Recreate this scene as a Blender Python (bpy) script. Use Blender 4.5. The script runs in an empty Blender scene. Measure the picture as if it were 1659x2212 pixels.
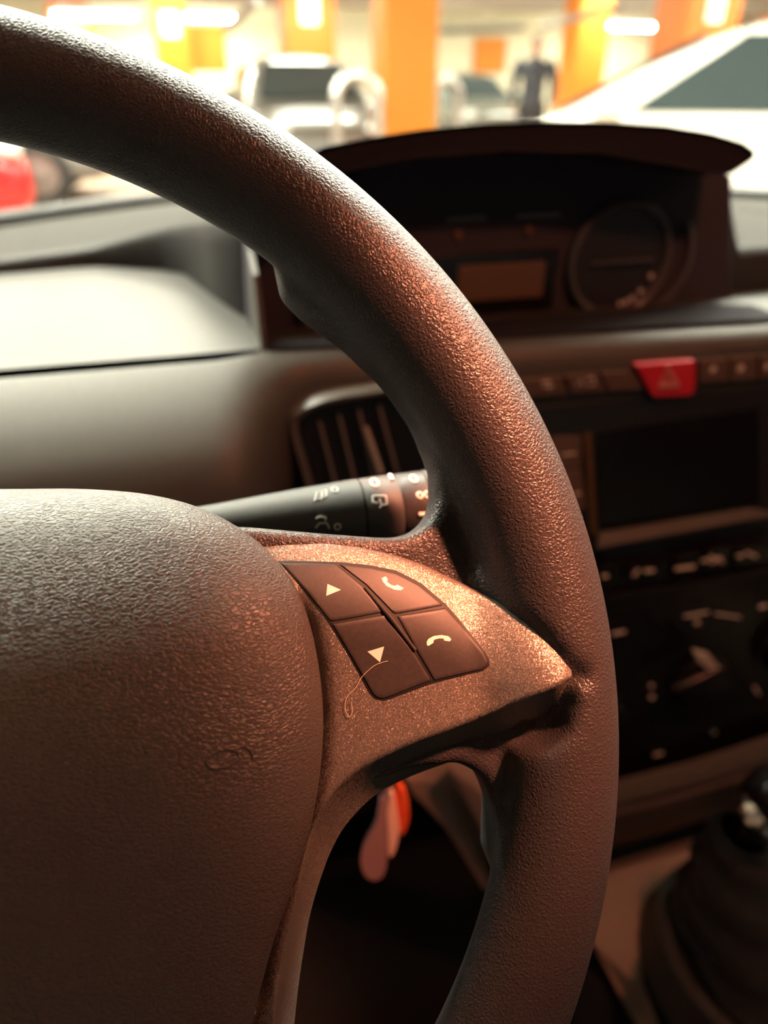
import bpy, bmesh, math, random
from mathutils import Vector, Matrix
random.seed(4)
C = bpy.context.scene.collection
sc = bpy.context.scene
PI = math.pi
EYE = 1.12                         # height of the phone above the garage floor
def W(p): return Vector((p[0]/1000, p[1]/1000, p[2]/1000+EYE))   # mm from the phone -> metres

# ------------------------------------------------------------------ camera
cd = bpy.data.cameras.new('camera'); co = bpy.data.objects.new('camera', cd); C.objects.link(co)
cd.sensor_fit = 'VERTICAL'; cd.sensor_height = 9.8; cd.sensor_width = 7.35; cd.lens = 6.86
cd.clip_start = .005; cd.clip_end = 200
cd.dof.use_dof = True; cd.dof.focus_distance = .188; cd.dof.aperture_fstop = 1.78
co.location = (0, 0, EYE); co.rotation_mode = 'XYZ'
co.rotation_euler = (math.radians(90-30.67), 0, math.radians(-14.775))
sc.camera = co
# ------------------------------------------------------------------ world, exposure, lamps
w = bpy.data.worlds.new('world'); sc.world = w; w.use_nodes = True
bg = w.node_tree.nodes['Background']; bg.inputs[0].default_value = (.76, .72, 1, 1); bg.inputs[1].default_value = .10
vs = sc.view_settings
vs.view_transform = 'Standard'; vs.look = 'None'; vs.gamma = 1; vs.use_curve_mapping = False; vs.exposure = 0.0
TUBE = 115.0                        # strength of the garage fluorescent tubes
DOME_W = 146.0; DOME_AT = (325, 35, 395); DOME_AIM = (108, 178, -108); DOME_ANGLE = 25; DOME_WIDE = 6.5; DOME_COL = (1, .31, .16)
sc.cycles.use_denoising = True
sc.cycles.max_bounces = 6; sc.cycles.diffuse_bounces = 3; sc.cycles.glossy_bounces = 3
sc.cycles.caustics_reflective = False; sc.cycles.caustics_refractive = False
sc.cycles.sample_clamp_indirect = 4

# ------------------------------------------------------------------ materials
def mat(name, col, rough=.5, metal=0, emit=0, spec=.5, coat=0):
    m = bpy.data.materials.new(name); m.use_nodes = True
    b = m.node_tree.nodes['Principled BSDF']
    b.inputs['Base Color'].default_value = (*col, 1); b.inputs['Roughness'].default_value = rough
    b.inputs['Metallic'].default_value = metal; b.inputs['Specular IOR Level'].default_value = spec
    b.inputs['Coat Weight'].default_value = coat
    if emit:
        b.inputs['Emission Color'].default_value = (*col, 1); b.inputs['Emission Strength'].default_value = emit
    return m
def N(m, t, **kw):
    n = m.node_tree.nodes.new(t)
    for k, v in kw.items():
        if k in n.inputs: n.inputs[k].default_value = v
        else: setattr(n, k, v)
    return n
def L(m, a, b): m.node_tree.links.new(a, b)
def coords(m, sx=1, sy=1, sz=1):
    t = N(m, 'ShaderNodeTexCoord'); p = N(m, 'ShaderNodeMapping'); p.inputs['Scale'].default_value = (sx, sy, sz)
    L(m, t.outputs['Object'], p.inputs['Vector']); return p.outputs['Vector']
def bump(m, h, strength, dist):
    b = N(m, 'ShaderNodeBump', Strength=strength, Distance=dist); L(m, h, b.inputs['Height'])
    L(m, b.outputs['Normal'], m.node_tree.nodes['Principled BSDF'].inputs['Normal']); return b
def leather(name, col, rough, scale, stretch=(1, 1, 1), strength=.6, dist=.0004, crease=.3, spec=.5):
    m = mat(name, col, rough, spec=spec); v = coords(m, *stretch)
    n1 = N(m, 'ShaderNodeTexNoise', Scale=scale*.8, Detail=2.0); L(m, v, n1.inputs['Vector'])
    mx = N(m, 'ShaderNodeVectorMath', operation='MULTIPLY_ADD')
    L(m, n1.outputs['Color'], mx.inputs[0]); mx.inputs[1].default_value = (1.1/scale,)*3; L(m, v, mx.inputs[2])
    vo = N(m, 'ShaderNodeTexVoronoi', feature='DISTANCE_TO_EDGE', Scale=scale); L(m, mx.outputs[0], vo.inputs['Vector'])
    r = N(m, 'ShaderNodeMapRange'); r.interpolation_type = 'SMOOTHSTEP'
    r.inputs['From Min'].default_value = 0; r.inputs['From Max'].default_value = crease
    L(m, vo.outputs['Distance'], r.inputs['Value'])
    n2 = N(m, 'ShaderNodeTexNoise', Scale=scale*1.6, Detail=3.0); L(m, v, n2.inputs['Vector'])
    ad = N(m, 'ShaderNodeMath', operation='MULTIPLY_ADD'); L(m, n2.outputs['Fac'], ad.inputs[0]); ad.inputs[1].default_value = .6
    L(m, r.outputs['Result'], ad.inputs[2]); bump(m, ad.outputs[0], strength, dist)
    return m
def noisy(name, c1, c2, scale, rough=.6, b=.0, dist=.001, **kw):
    m = mat(name, c1, rough, **kw); v = coords(m)
    n = N(m, 'ShaderNodeTexNoise', Scale=scale, Detail=5.0); L(m, v, n.inputs['Vector'])
    r = N(m, 'ShaderNodeValToRGB'); r.color_ramp.elements[0].position = .35; r.color_ramp.elements[1].position = .65
    r.color_ramp.elements[0].color = (*c1, 1); r.color_ramp.elements[1].color = (*c2, 1)
    L(m, n.outputs['Fac'], r.inputs[0]); L(m, r.outputs[0], m.node_tree.nodes['Principled BSDF'].inputs['Base Color'])
    if b: bump(m, n.outputs['Fac'], b, dist)
    return m
M = {}
M['rim'] = leather('rim_leather', (.034, .030, .030), .40, 880, strength=.32, dist=.0005, crease=.35)
M['hub'] = leather('airbag_grain', (.085, .078, .072), .38, 820, (.72, 1.3, 1), strength=.42, dist=.0004, crease=.22)
def flakes():
    m = mat('satin_flake_paint', (.22, .20, .175), .42, metal=.6)
    v = coords(m)
    vo = N(m, 'ShaderNodeTexVoronoi', Scale=4200.0); L(m, v, vo.inputs['Vector'])
    s = N(m, 'ShaderNodeVectorMath', operation='SUBTRACT'); L(m, vo.outputs['Color'], s.inputs[0]); s.inputs[1].default_value = (.5,)*3
    k = N(m, 'ShaderNodeVectorMath', operation='SCALE'); L(m, s.outputs[0], k.inputs[0]); k.inputs['Scale'].default_value = .5
    g = N(m, 'ShaderNodeNewGeometry')
    a = N(m, 'ShaderNodeVectorMath', operation='ADD'); L(m, k.outputs[0], a.inputs[0]); L(m, g.outputs['Normal'], a.inputs[1])
    nn = N(m, 'ShaderNodeVectorMath', operation='NORMALIZE'); L(m, a.outputs[0], nn.inputs[0])
    L(m, nn.outputs[0], m.node_tree.nodes['Principled BSDF'].inputs['Normal'])
    return m
M['trim'] = flakes()
M['button'] = noisy('soft_black_button', (.027, .023, .022), (.036, .031, .029), 900, .5, .15, .0001)
M['gap'] = mat('dark_gap', (.006, .005, .005), .6)
M['icon'] = mat('cream_print', (.85, .80, .74), .5)
M['stalk'] = noisy('stalk_plastic', (.036, .033, .031), (.042, .039, .036), 1500, .6, .12, .0001)
M['print'] = mat('pale_print', (.70, .66, .62), .5)
M['dash'] = noisy('dash_grained_plastic', (.074, .068, .06), (.082, .075, .066), 420, .5, .25, .0004)
M['dashtop'] = noisy('dash_top_plastic', (.040, .036, .032), (.045, .041, .036), 420, .5, .2, .0004)
M['dark'] = noisy('dark_plastic', (.022, .020, .021), (.030, .027, .028), 500, .5, .15, .0003)
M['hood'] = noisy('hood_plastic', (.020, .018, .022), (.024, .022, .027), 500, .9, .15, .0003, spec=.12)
M['black'] = mat('black_plastic', (.010, .009, .010), .4)
M['gloss'] = mat('gloss_black', (.008, .007, .007), .25, spec=.3)
M['screen'] = mat('screen_glass', (.006, .006, .007), .22, spec=.2)
M['lcd'] = mat('brown_display', (.16, .085, .035), .35)
M['brownbtn'] = mat('switch_plastic', (.13, .085, .062), .5)
M['red'] = mat('hazard_red', (.75, .02, .045), .4)
M['mark'] = mat('pale_mark', (.80, .72, .66), .5)
M['redmark'] = mat('hazard_print', (1, .62, .58), .5)
M['chrome'] = mat('chrome', (.85, .82, .80), .12, metal=1)
M['satin'] = mat('satin_metal', (.42, .40, .38), .35, metal=.9)
M['dial'] = mat('dial_face', (.022, .022, .025), .5)
M['bezel'] = mat('dial_bezel', (.10, .095, .095), .35)
M['boot'] = noisy('gaiter_leather', (.016, .015, .018), (.024, .022, .026), 120, .6, .3, .002)
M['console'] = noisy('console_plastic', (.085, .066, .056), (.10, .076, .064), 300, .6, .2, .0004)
M['lit_cheek'] = noisy('lit_console_plastic', (.46, .33, .28), (.50, .36, .30), 300, .6, .2, .0004)  # console plastic lightened and warmed: lamp light put into the colour
M['slat'] = mat('slat_plastic', (.28, .25, .23), .4)
M['glint'] = mat('handle_glint_plastic', (.75, .68, .60), .3)  # pale colour carries the lamp's reflection on the metal vane handle
M['ventframe'] = mat('vent_frame_plastic', (.15, .135, .12), .4)
M['lit_cheek_pale'] = noisy('pale_lit_console_plastic', (.50, .36, .30), (.54, .39, .33), 300, .6)  # paler copy, with the lamp light put into its colour
M['housing'] = noisy('cluster_veil_plastic', (.050, .046, .056), (.060, .055, .066), 500, .8, .15, .0003, spec=.2)  # lifted purple-grey stands in for a veil of lens glare
M['fob'] = mat('mauve_leather', (.20, .13, .14), .55)
M['charm'] = noisy('orange_red_enamel', (.45, .05, .015), (.55, .10, .025), 120, .35)
M['charmw'] = mat('pale_charm', (.60, .42, .36), .45)
M['hair'] = mat('blond_hair', (.85, .66, .45), .4)
M['carpet'] = noisy('carpet', (.003, .003, .003), (.005, .005, .005), 250, .95, .4, .002)
M['liner'] = noisy('headliner', (.10, .10, .10), (.12, .12, .12), 400, .9)
M['wall'] = noisy('cream_wall', (.80, .75, .52), (.86, .80, .60), .7, .8)
M['concrete'] = noisy('pale_concrete', (.55, .53, .47), (.66, .63, .56), .9, .85, .1, .01)
M['floor'] = noisy('resin_floor', (.42, .28, .18), (.48, .33, .22), .8, .55, .05, .01)
M['yellow'] = noisy('pillar_yellow', (.66, .205, .006), (.70, .23, .010), 2.5, .6)
M['orange'] = noisy('pillar_orange', (.56, .13, .006), (.60, .15, .010), 2.5, .6)
M['sign'] = mat('white_sign', (.9, .88, .84), .5)
M['redpaint'] = mat('red_lettering', (.65, .10, .06), .5)
M['steel'] = mat('barrier_steel', (.80, .80, .76), .28, metal=.9)
M['pipe'] = mat('grey_pipe', (.30, .28, .26), .5)
M['white'] = mat('white_car_paint', (.80, .78, .72), .25, coat=.6)
M['silver'] = mat('silver_car_paint', (.15, .145, .13), .35, metal=.4, coat=.5)
M['darkcar'] = mat('dark_car_paint', (.16, .17, .15), .25, coat=.6)
M['redcar'] = mat('red_car_paint', (.70, .015, .02), .25, coat=.6)
M['greycar'] = mat('grey_car_paint', (.22, .22, .22), .3, coat=.5)
M['carglass'] = mat('car_window_glass', (.03, .045, .05), .06, spec=.3)
M['tyre'] = mat('tyre_rubber', (.02, .02, .02), .7)
M['lens'] = mat('headlight_lens', (.85, .88, .84), .1, spec=.8)
M['tail'] = mat('tail_lamp', (.55, .01, .01), .2)
M['jacket'] = noisy('navy_jacket', (.045, .055, .075), (.06, .07, .09), 20, .8)
M['trousers'] = mat('dark_trousers', (.05, .05, .055), .85)
M['skin'] = mat('skin', (.48, .26, .18), .5)
M['hairdark'] = mat('dark_hair', (.07, .04, .03), .6)
M['shoe'] = mat('shoe', (.03, .03, .03), .5)
M['tube_bright'] = mat('bright_fluorescent_tube', (1, .95, .80), .5, emit=TUBE*.68)
M['tube'] = mat('fluorescent_tube', (1, .95, .80), .5, emit=TUBE)
M['fixture'] = mat('fixture_white', (.8, .8, .78), .5)
M['bulb'] = mat('dome_bulb_glass', (1, .36, .17), .5, emit=3.0)
def glassmat():
    m = bpy.data.materials.new('windscreen_glass'); m.use_nodes = True; nt = m.node_tree; nt.nodes.clear()
    o = nt.nodes.new('ShaderNodeOutputMaterial'); t = nt.nodes.new('ShaderNodeBsdfTransparent'); g = nt.nodes.new('ShaderNodeBsdfGlossy')
    t.inputs[0].default_value = (.95, .98, .96, 1); g.inputs['Roughness'].default_value = .03
    x = nt.nodes.new('ShaderNodeMixShader'); x.inputs[0].default_value = .03
    nt.links.new(t.outputs[0], x.inputs[1]); nt.links.new(g.outputs[0], x.inputs[2]); nt.links.new(x.outputs[0], o.inputs[0]); return m
M['glass'] = glassmat()

# ------------------------------------------------------------------ mesh helpers (a shape is a (verts, faces) pair)
def merge(*shapes):
    V, F = [], []
    for v, f in shapes:
        k = len(V); V += [Vector(p) for p in v]; F += [[i+k for i in q] for q in f]
    return V, F
def grid(rows, closed_u=False, closed_v=False, cap=False):
    n, m = len(rows), len(rows[0]); V = [Vector(p) for r in rows for p in r]; F = []
    for i in range(n if closed_u else n-1):
        for j in range(m if closed_v else m-1):
            a, b = i*m+j, i*m+(j+1) % m; c, d = ((i+1) % n)*m+(j+1) % m, ((i+1) % n)*m+j
            F.append([a, b, c, d])
    if cap: F.append(list(range(m))[::-1]); F.append([(n-1)*m+j for j in range(m)])
    return V, F
def prism(poly, vec):
    p = [Vector(q) for q in poly]; v = Vector(vec); n = len(p)
    return p+[q+v for q in p], [list(range(n))[::-1], list(range(n, 2*n))]+[[i, (i+1) % n, n+(i+1) % n, n+i] for i in range(n)]
def box(lo, hi):
    a, b, c = lo; d, e, f = hi
    return prism([(a, b, c), (d, b, c), (d, e, c), (a, e, c)], (0, 0, f-c))
def tube(path, r, n=10, closed=False, flat=1.0):
    P = [Vector(p) for p in path]; k = len(P); R = r if isinstance(r, (list, tuple)) else [r]*k; rows = []
    up = None
    for i in range(k):
        t = (P[(i+1) % k]-P[i-1]) if closed else (P[min(i+1, k-1)]-P[max(i-1, 0)]); t.normalize()
        if up is None: up = t.orthogonal().normalized()
        up = (up-t*up.dot(t)); up.normalize(); s = t.cross(up)
        rows.append([P[i]+R[i]*(math.cos(a)*up+flat*math.sin(a)*s) for a in [2*PI*q/n for q in range(n)]])
    return grid(rows, closed, True, not closed)
def lathe(prof, o, ax, n=32):
    o = Vector(o); ax = Vector(ax).normalized(); e = ax.orthogonal().normalized(); f = ax.cross(e)
    return grid([[o+ax*s+r*(math.cos(2*PI*k/n)*e+math.sin(2*PI*k/n)*f) for k in range(n)] for s, r in prof], False, True, True)
def blob(c, r, n=20):
    rows = []
    for i in range(1, n):
        a = PI*i/n; rows.append([(c[0]+r[0]*math.sin(a)*math.cos(2*PI*j/n), c[1]+r[1]*math.sin(a)*math.sin(2*PI*j/n), c[2]-r[2]*math.cos(a)) for j in range(n)])
    return grid(rows, False, True, True)
def catmull(pts, per=8, closed=False):
    P = [Vector(p) if len(p) == 3 else Vector((*p, 0)) for p in pts]; n = len(P); out = []
    for i in range(n if closed else n-1):
        g = lambda k: P[k % n] if closed else P[max(0, min(n-1, k))]
        a, b, c, d = g(i-1), g(i), g(i+1), g(i+2)
        for s in range(per):
            t = s/per
            out.append(.5*((2*b)+(c-a)*t+(2*a-5*b+4*c-d)*t*t+(3*b-a-3*c+d)*t**3))
    if not closed: out.append(P[-1])
    return out
def resample(pts, n):
    P = [Vector(p) for p in pts]; S = [0]
    for a, b in zip(P, P[1:]): S.append(S[-1]+(b-a).length)
    out, k = [], 0
    for i in range(n):
        s = S[-1]*i/(n-1)
        while k < len(P)-2 and S[k+1] < s: k += 1
        d = S[k+1]-S[k]; out.append(P[k].lerp(P[k+1], (s-S[k])/d if d else 0))
    return out
ORG = {}
def tag(o, label, cat, group=None, kind=None):
    o['label'] = label; o['category'] = cat
    if group: o['group'] = group
    if kind: o['kind'] = kind
    return o
def thing(name, label, cat, loc=(0, 0, 0), group=None, kind=None, rotz=0):
    o = bpy.data.objects.new(name, None); C.objects.link(o); o.location = loc; o.rotation_euler = (0, 0, rotz)
    o.empty_display_size = .02; ORG[o] = Vector(loc); return tag(o, label, cat, group, kind)
def mk(name, shape, m, parent=None, local=False, mm=False, sharp=35, bevel=0, sub=0, label=None, flatshade=False):
    """link a shape as ONE mesh object; mm: coordinates are millimetres from the phone"""
    V, F = shape
    V = [W(v) for v in V] if mm else [Vector(v) for v in V]
    org = ORG.get(parent, Vector()) if parent else Vector()
    if not local: V = [v-org for v in V]
    me = bpy.data.meshes.new(name); me.from_pydata([tuple(v) for v in V], [], F); me.update()
    bm = bmesh.new(); bm.from_mesh(me); bmesh.ops.recalc_face_normals(bm, faces=bm.faces); bm.to_mesh(me); bm.free()
    if not flatshade:
        me.polygons.foreach_set('use_smooth', [True]*len(me.polygons)); me.set_sharp_from_angle(angle=math.radians(sharp))
    me.materials.append(M[m] if isinstance(m, str) else m)
    o = bpy.data.objects.new(name, me); C.objects.link(o)
    if parent: o.parent = parent; ORG[o] = org
    if bevel:
        b = o.modifiers.new('bevel', 'BEVEL'); b.width = bevel; b.segments = 3; b.limit_method = 'ANGLE'; b.harden_normals = True
    if sub:
        b = o.modifiers.new('sub', 'SUBSURF'); b.levels = sub; b.render_levels = sub
    if label: o['label'] = label
    return o
def S(shape, k=.001): return [Vector(v)*k for v in shape[0]], shape[1]

# ================================================================== THE GARAGE (metres)
def struct(name, shape, m, label, cat, **kw):
    o = mk(name, shape, m, **kw); return tag(o, label, cat, kind='structure')
FAR = 19.0; CEIL = 2.62
struct('floor', box((-16, -6, -.1), (22, FAR, 0)), 'floor', 'brownish resin garage floor under the parked cars', 'floor')
struct('ceiling', box((-16, -6, CEIL), (22, FAR, CEIL+.2)), 'concrete', 'pale concrete garage ceiling above the pillars', 'ceiling')
struct('wall_front', box((-16, FAR, 0), (22, FAR+.3, CEIL)), 'wall', 'pale cream back wall of the garage behind the pillars', 'wall')
struct('wall_left', box((-16.3, -6, 0), (-16, FAR, CEIL)), 'wall', 'cream side wall on the left of the garage', 'wall')
struct('wall_right', box((22, -6, 0), (22.3, FAR, CEIL)), 'wall', 'cream side wall on the right of the garage', 'wall')
for i, y in enumerate((7.0, 10.4, 14.9)):
    struct('trim_%d' % (i+1), box((-16, y, CEIL-.28), (22, y+.35, CEIL)), 'concrete',
           ['nearest', 'middle', 'farthest'][i]+' concrete beam across the garage ceiling', 'beam')
def lamp(x, y, dx=1.5, drop=.09, tm='tube'):
    t = thing('ceiling_light', 'long white fluorescent lamp fixed below the garage ceiling', 'lamp', (x, y, CEIL-drop-.14), 'fluorescent lamps of the garage')
    mk('housing', box((-dx/2, -.11, .06), (dx/2, .11, .14)), 'fixture', t, local=True, bevel=.01)
    mk('tube', box((-dx/2+.03, -.09, 0), (dx/2-.03, .09, .055)), tm, t, local=True, bevel=.015)
    for s in (-1, 1): mk('hanger', box((s*dx*.35-.01, -.01, .14), (s*dx*.35+.01, .01, .14+drop)), 'fixture', t, local=True)
for x in (-.75, .95):
    for y in (1.40, 1.60, 1.80): lamp(x, y, tm='tube_bright')
for y in (1.45, 1.75): lamp(2.85, y, tm='tube_bright')
for y in (4.6, 8.2, 12.2, 15.6):
    for x in (-4.2, -2.0, .1, 2.2, 4.6, 7.4, 10.2): 
        if not (y == 8.2 and x == 2.2): lamp(x, y, drop=.02)
for x in (-1.1, .9, 10.4): lamp(x, 17.4, drop=.22)
def pillar(c, w_, m, label, sign=None):
    t = thing('pillar', label, 'pillar', (c[0], c[1], 0), kind='thing')
    mk('shaft', box((-w_/2, -w_/2, 0), (w_/2, w_/2, CEIL-.002)), m, t, local=True, bevel=.03)
    mk('base_band', box((-w_/2-.004, -w_/2-.004, 0), (w_/2+.004, w_/2+.004, .35)), 'greycar', t, local=True, bevel=.02)
    if sign:
        z, h, sw = sign
        s = mk('sign_plate', box((-sw/2, -w_/2-.012, z), (sw/2, -w_/2-.001, z+h)), 'sign', t, local=True)
        for k in range(2):
            mk('sign_mark', box((-sw*.3, -w_/2-.016, z+h*(.2+.4*k)), (sw*.3, -w_/2-.012, z+h*(.38+.4*k))), 'redpaint', s, local=True)
    return t
def at(p): return (p[0], p[1])
pillar(at((2.4, 8.3, -0.0)), .55, 'yellow', 'wide bright yellow square pillar in the middle, nearest behind the hoop barrier')
pillar(at((2.3, 13.6, -0.0)), .80, 'orange', 'orange pillar with white sign standing behind the silver car', (1.95, .42, .28))
pillar(at((0.2, 13.2, -0.0)), .50, 'yellow', 'narrow yellow pillar with small sign left of the orange panel', (1.75, .30, .26))
pillar(at((6.9, 13.0, -0.0)), .58, 'yellow', 'slim yellow pillar just right of the standing person')
pillar(at((6.6, 9.6, -0.0)), .74, 'orange', 'orange pillar with white and red sign above the white car', (1.80, .40, .22))
pillar(at((12.3, 15.0, -0.0)), .6, 'orange', 'far orange pillar at the right edge above the white car roof')
pillar(at((-1.6, 17.9, -0.0)), .7, 'orange', 'far orange pillar at top left over the steering wheel rim')
def panel(c0, c1, m, label, cat='panel', name='wall_panel'):
    o = mk(name, box((c0[0], c0[1], min(c0[2], c1[2])), (c1[0], c0[1]+.06, max(c0[2], c1[2]))), m, bevel=.01); return tag(o, label, cat)
def AYm(p): return (p[0], p[1], p[2]+EYE)
panel(AYm((0.4, 13.3, 0.8)), AYm((1.0, 13.3, 0.2)), 'yellow', 'square yellow-orange board hanging beside the narrow yellow pillar', 'board', 'board')
panel(AYm((7.2, 18.9, 1.0)), AYm((8.0, 18.9, 0.3)), 'yellow', 'small square yellow sign left of the standing person', 'sign', 'square_sign')
t = thing('lettered_board', 'cream overhead board with red lettering at the top of the garage', 'sign', AYm((6.4, 17.9, 1.5)))
a, b = AYm((5.7, 17.9, 1.7)), AYm((7.3, 17.9, 1.4))
mk('board', box((a[0], 17.89, b[2]), (b[0], 17.95, CEIL-.001)), 'wall', t, bevel=.01)
for k in range(6):
    x = a[0]+.25+k*.24; mk('letter', box((x, 17.865, b[2]+.08), (x+.13, 17.89, b[2]+.26)), 'redpaint', t)
def pipe(p, q, r, label):
    o = mk('ceiling_pipe', tube([p, q], r, 10), 'pipe'); return tag(o, label, 'pipe')
pipe(AYm((5.7, 12.2, 0.8)), AYm((6.6, 11.4, 1.0)), .05, 'grey pipe rising to the right above the slim yellow pillar')
pipe(AYm((1.1, 14.6, 0.8)), AYm((1.5, 13.0, 1.1)), .07, 'grey slanting pipe between the yellow and orange pillars')
pipe(AYm((6.1, 18.9, 1.1)), AYm((8.4, 18.9, 1.2)), .06, 'thin level pipe crossing the cream wall behind the person')

# ---- hoop barriers
def hoop(c, wid, h, label):
    t = thing('hoop_barrier', label, 'barrier', (c[0], c[1], 0), 'steel hoop barriers')
    r = wid/2; pth = [(-r, 0, 0), (-r, 0, (h-r)*.5)]+[(-r*math.cos(PI*k/16), 0, h-r+r*math.sin(PI*k/16)) for k in range(17)]+[(r, 0, (h-r)*.5), (r, 0, 0)]
    mk('hoop', tube(pth, .05, 14), 'steel', t, local=True)
    for s in (-1, 1): mk('foot_plate', lathe([(0, .10), (.012, .10)], (s*r, 0, 0), (0, 0, 1), 20), 'steel', t, local=True)
hoop((1.7, 7.4, -0.0), .40, 1.22, 'shiny steel hoop barrier in front of the silver car')
hoop((3.8, 11.0, -0.0), .38, 1.22, 'smaller looking steel hoop barrier right of the wide yellow pillar')

# ---- cars
def rrect(hx, x0, x1, z, r=.25, n=6):
    out = []
    for cx, cy, a0 in ((x1-r, hx-r, 0), (x0+r, hx-r, PI/2), (x0+r, -hx+r, PI), (x1-r, -hx+r, 1.5*PI)):
        for k in range(n+1): out.append((cx+r*math.cos(a0+PI/2*k/n), cy+r*math.sin(a0+PI/2*k/n), z))
    return out
def car(label, loc, rot, paint, name='car', k=1.0, hk=1.0):
    t = thing(name, label, 'car', (loc[0], loc[1], 0), rotz=rot)       # the nose points along local -x
    st = [(-1.98, .62, .30, .60), (-1.90, .76, .22, .70), (-1.6, .84, .20, .80), (-1.1, .86, .20, .88), (-.7, .87, .20, .94), (0, .875, .20, .96),
          (.8, .875, .20, .97), (1.5, .86, .20, .98), (1.85, .80, .24, .95), (1.95, .70, .34, .85)]
    rows = []
    for x, hw, z0, z1 in st:
        half = [(hw*.86, z0), (hw*.98, z0+.12), (hw, (z0+z1)/2), (hw*.97, z1-.10), (hw*.88, z1-.02), (hw*.5, z1+.015), (0, z1+.025)]
        rows.append([(x*k, y*k, z*hk) for y, z in half]+[(x*k, -y*k, z*hk) for y, z in half[-2::-1]])
    mk('body', grid(rows, False, True, True), paint, t, local=True, sub=2, sharp=60)
    lv = [(.90, -.98, 1.80, .80), (1.0, -.78, 1.76, .79), (1.22, -.40, 1.58, .71), (1.36, -.12, 1.42, .62), (1.43, .08, 1.28, .50), (1.48, .36, 1.0, .26)]
    mk('roof', grid([[(p[0]*k, p[1]*k, p[2]*hk) for p in rrect(h, a, b, z)] for z, a, b, h in lv], False, True, True), paint, t, local=True, sharp=60)
    def pane(nm, pts, nrm):
        mk(nm, prism([(p[0]*k, p[1]*k, p[2]*hk) for p in pts], Vector(nrm)*.02), 'carglass', t, local=True)
    pane('windscreen', [(-.80, -.62, 1.0), (-.80, .62, 1.0), (-.13, .48, 1.37), (-.13, -.48, 1.37)], (-.5, 0, .85))
    pane('rear_window', [(1.77, -.58, 1.02), (1.77, .58, 1.02), (1.43, .46, 1.35), (1.43, -.46, 1.35)], (.7, 0, .5))
    for s in (-1, 1):
        pane('side_window', [(-.42, s*.785, 1.0), (.50, s*.785, 1.0), (.50, s*.635, 1.36), (.05, s*.635, 1.36)], (0, s, .3))
        pane('side_window', [(.58, s*.785, 1.0), (1.45, s*.785, 1.0), (1.22, s*.635, 1.36), (.58, s*.635, 1.36)], (0, s, .3))
        mk('wing_mirror', blob((-.52*k, s*.96*k, 1.02*hk), (.09, .11, .08), 12), paint, t, local=True)
        mk('headlight', blob((-1.80*k, s*.58*k, .70*hk), (.13, .17, .09), 14), 'lens', t, local=True)
        mk('tail_light', blob((1.86*k, s*.66*k, .86*hk), (.08, .12, .14), 14), 'tail', t, local=True)
        for x in (-1.22, 1.22):
            wl = mk('wheel', lathe([(0, .20), (.005, .29), (.05, .315), (.16, .315), (.20, .29), (.205, .20)], (x*k, s*.68*k, .315), (0, s, 0), 28), 'tyre', t, local=True)
            mk('wheel_rim', lathe([(.195, .205), (.212, .20), (.205, .12), (.215, .05), (.217, .01)], (x*k, s*.68*k, .315), (0, s, 0), 20), 'satin', wl, local=True)
    mk('grille', box((-1.985*k, -.42*k, .36*hk), (-1.90*k, .42*k, .50*hk)), 'tyre', t, local=True, bevel=.01)
    return t
car('silver car seen head on, left of the wide yellow pillar', (1.7, 10.7, -0.0), PI/2, 'silver')
car('dark car with bright headlights behind the small hoop barrier', (6.1, 16.4, -0.0), PI/2, 'darkcar', hk=.94)
wc = (2.2, 4.4, -0.0)
car('large white car parked side on at the right edge', (wc[0]+1.226, wc[1]+.18), math.radians(-35), 'white', k=1.12, hk=1.0)
car('red car whose corner shows below the wheel rim at far left', (-3.16, 6.9), math.radians(195), 'redcar')
gw = (-1.4, 9.0, -0.8)
car('grey car parked across behind the red car at far left', (gw[0]-1.22, 9.9), PI, 'greycar')
car('dark saloon parked beyond the brown floor under the wheel rim', (-0.2, 16.4, -0.0), PI/2, 'darkcar')

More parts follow.
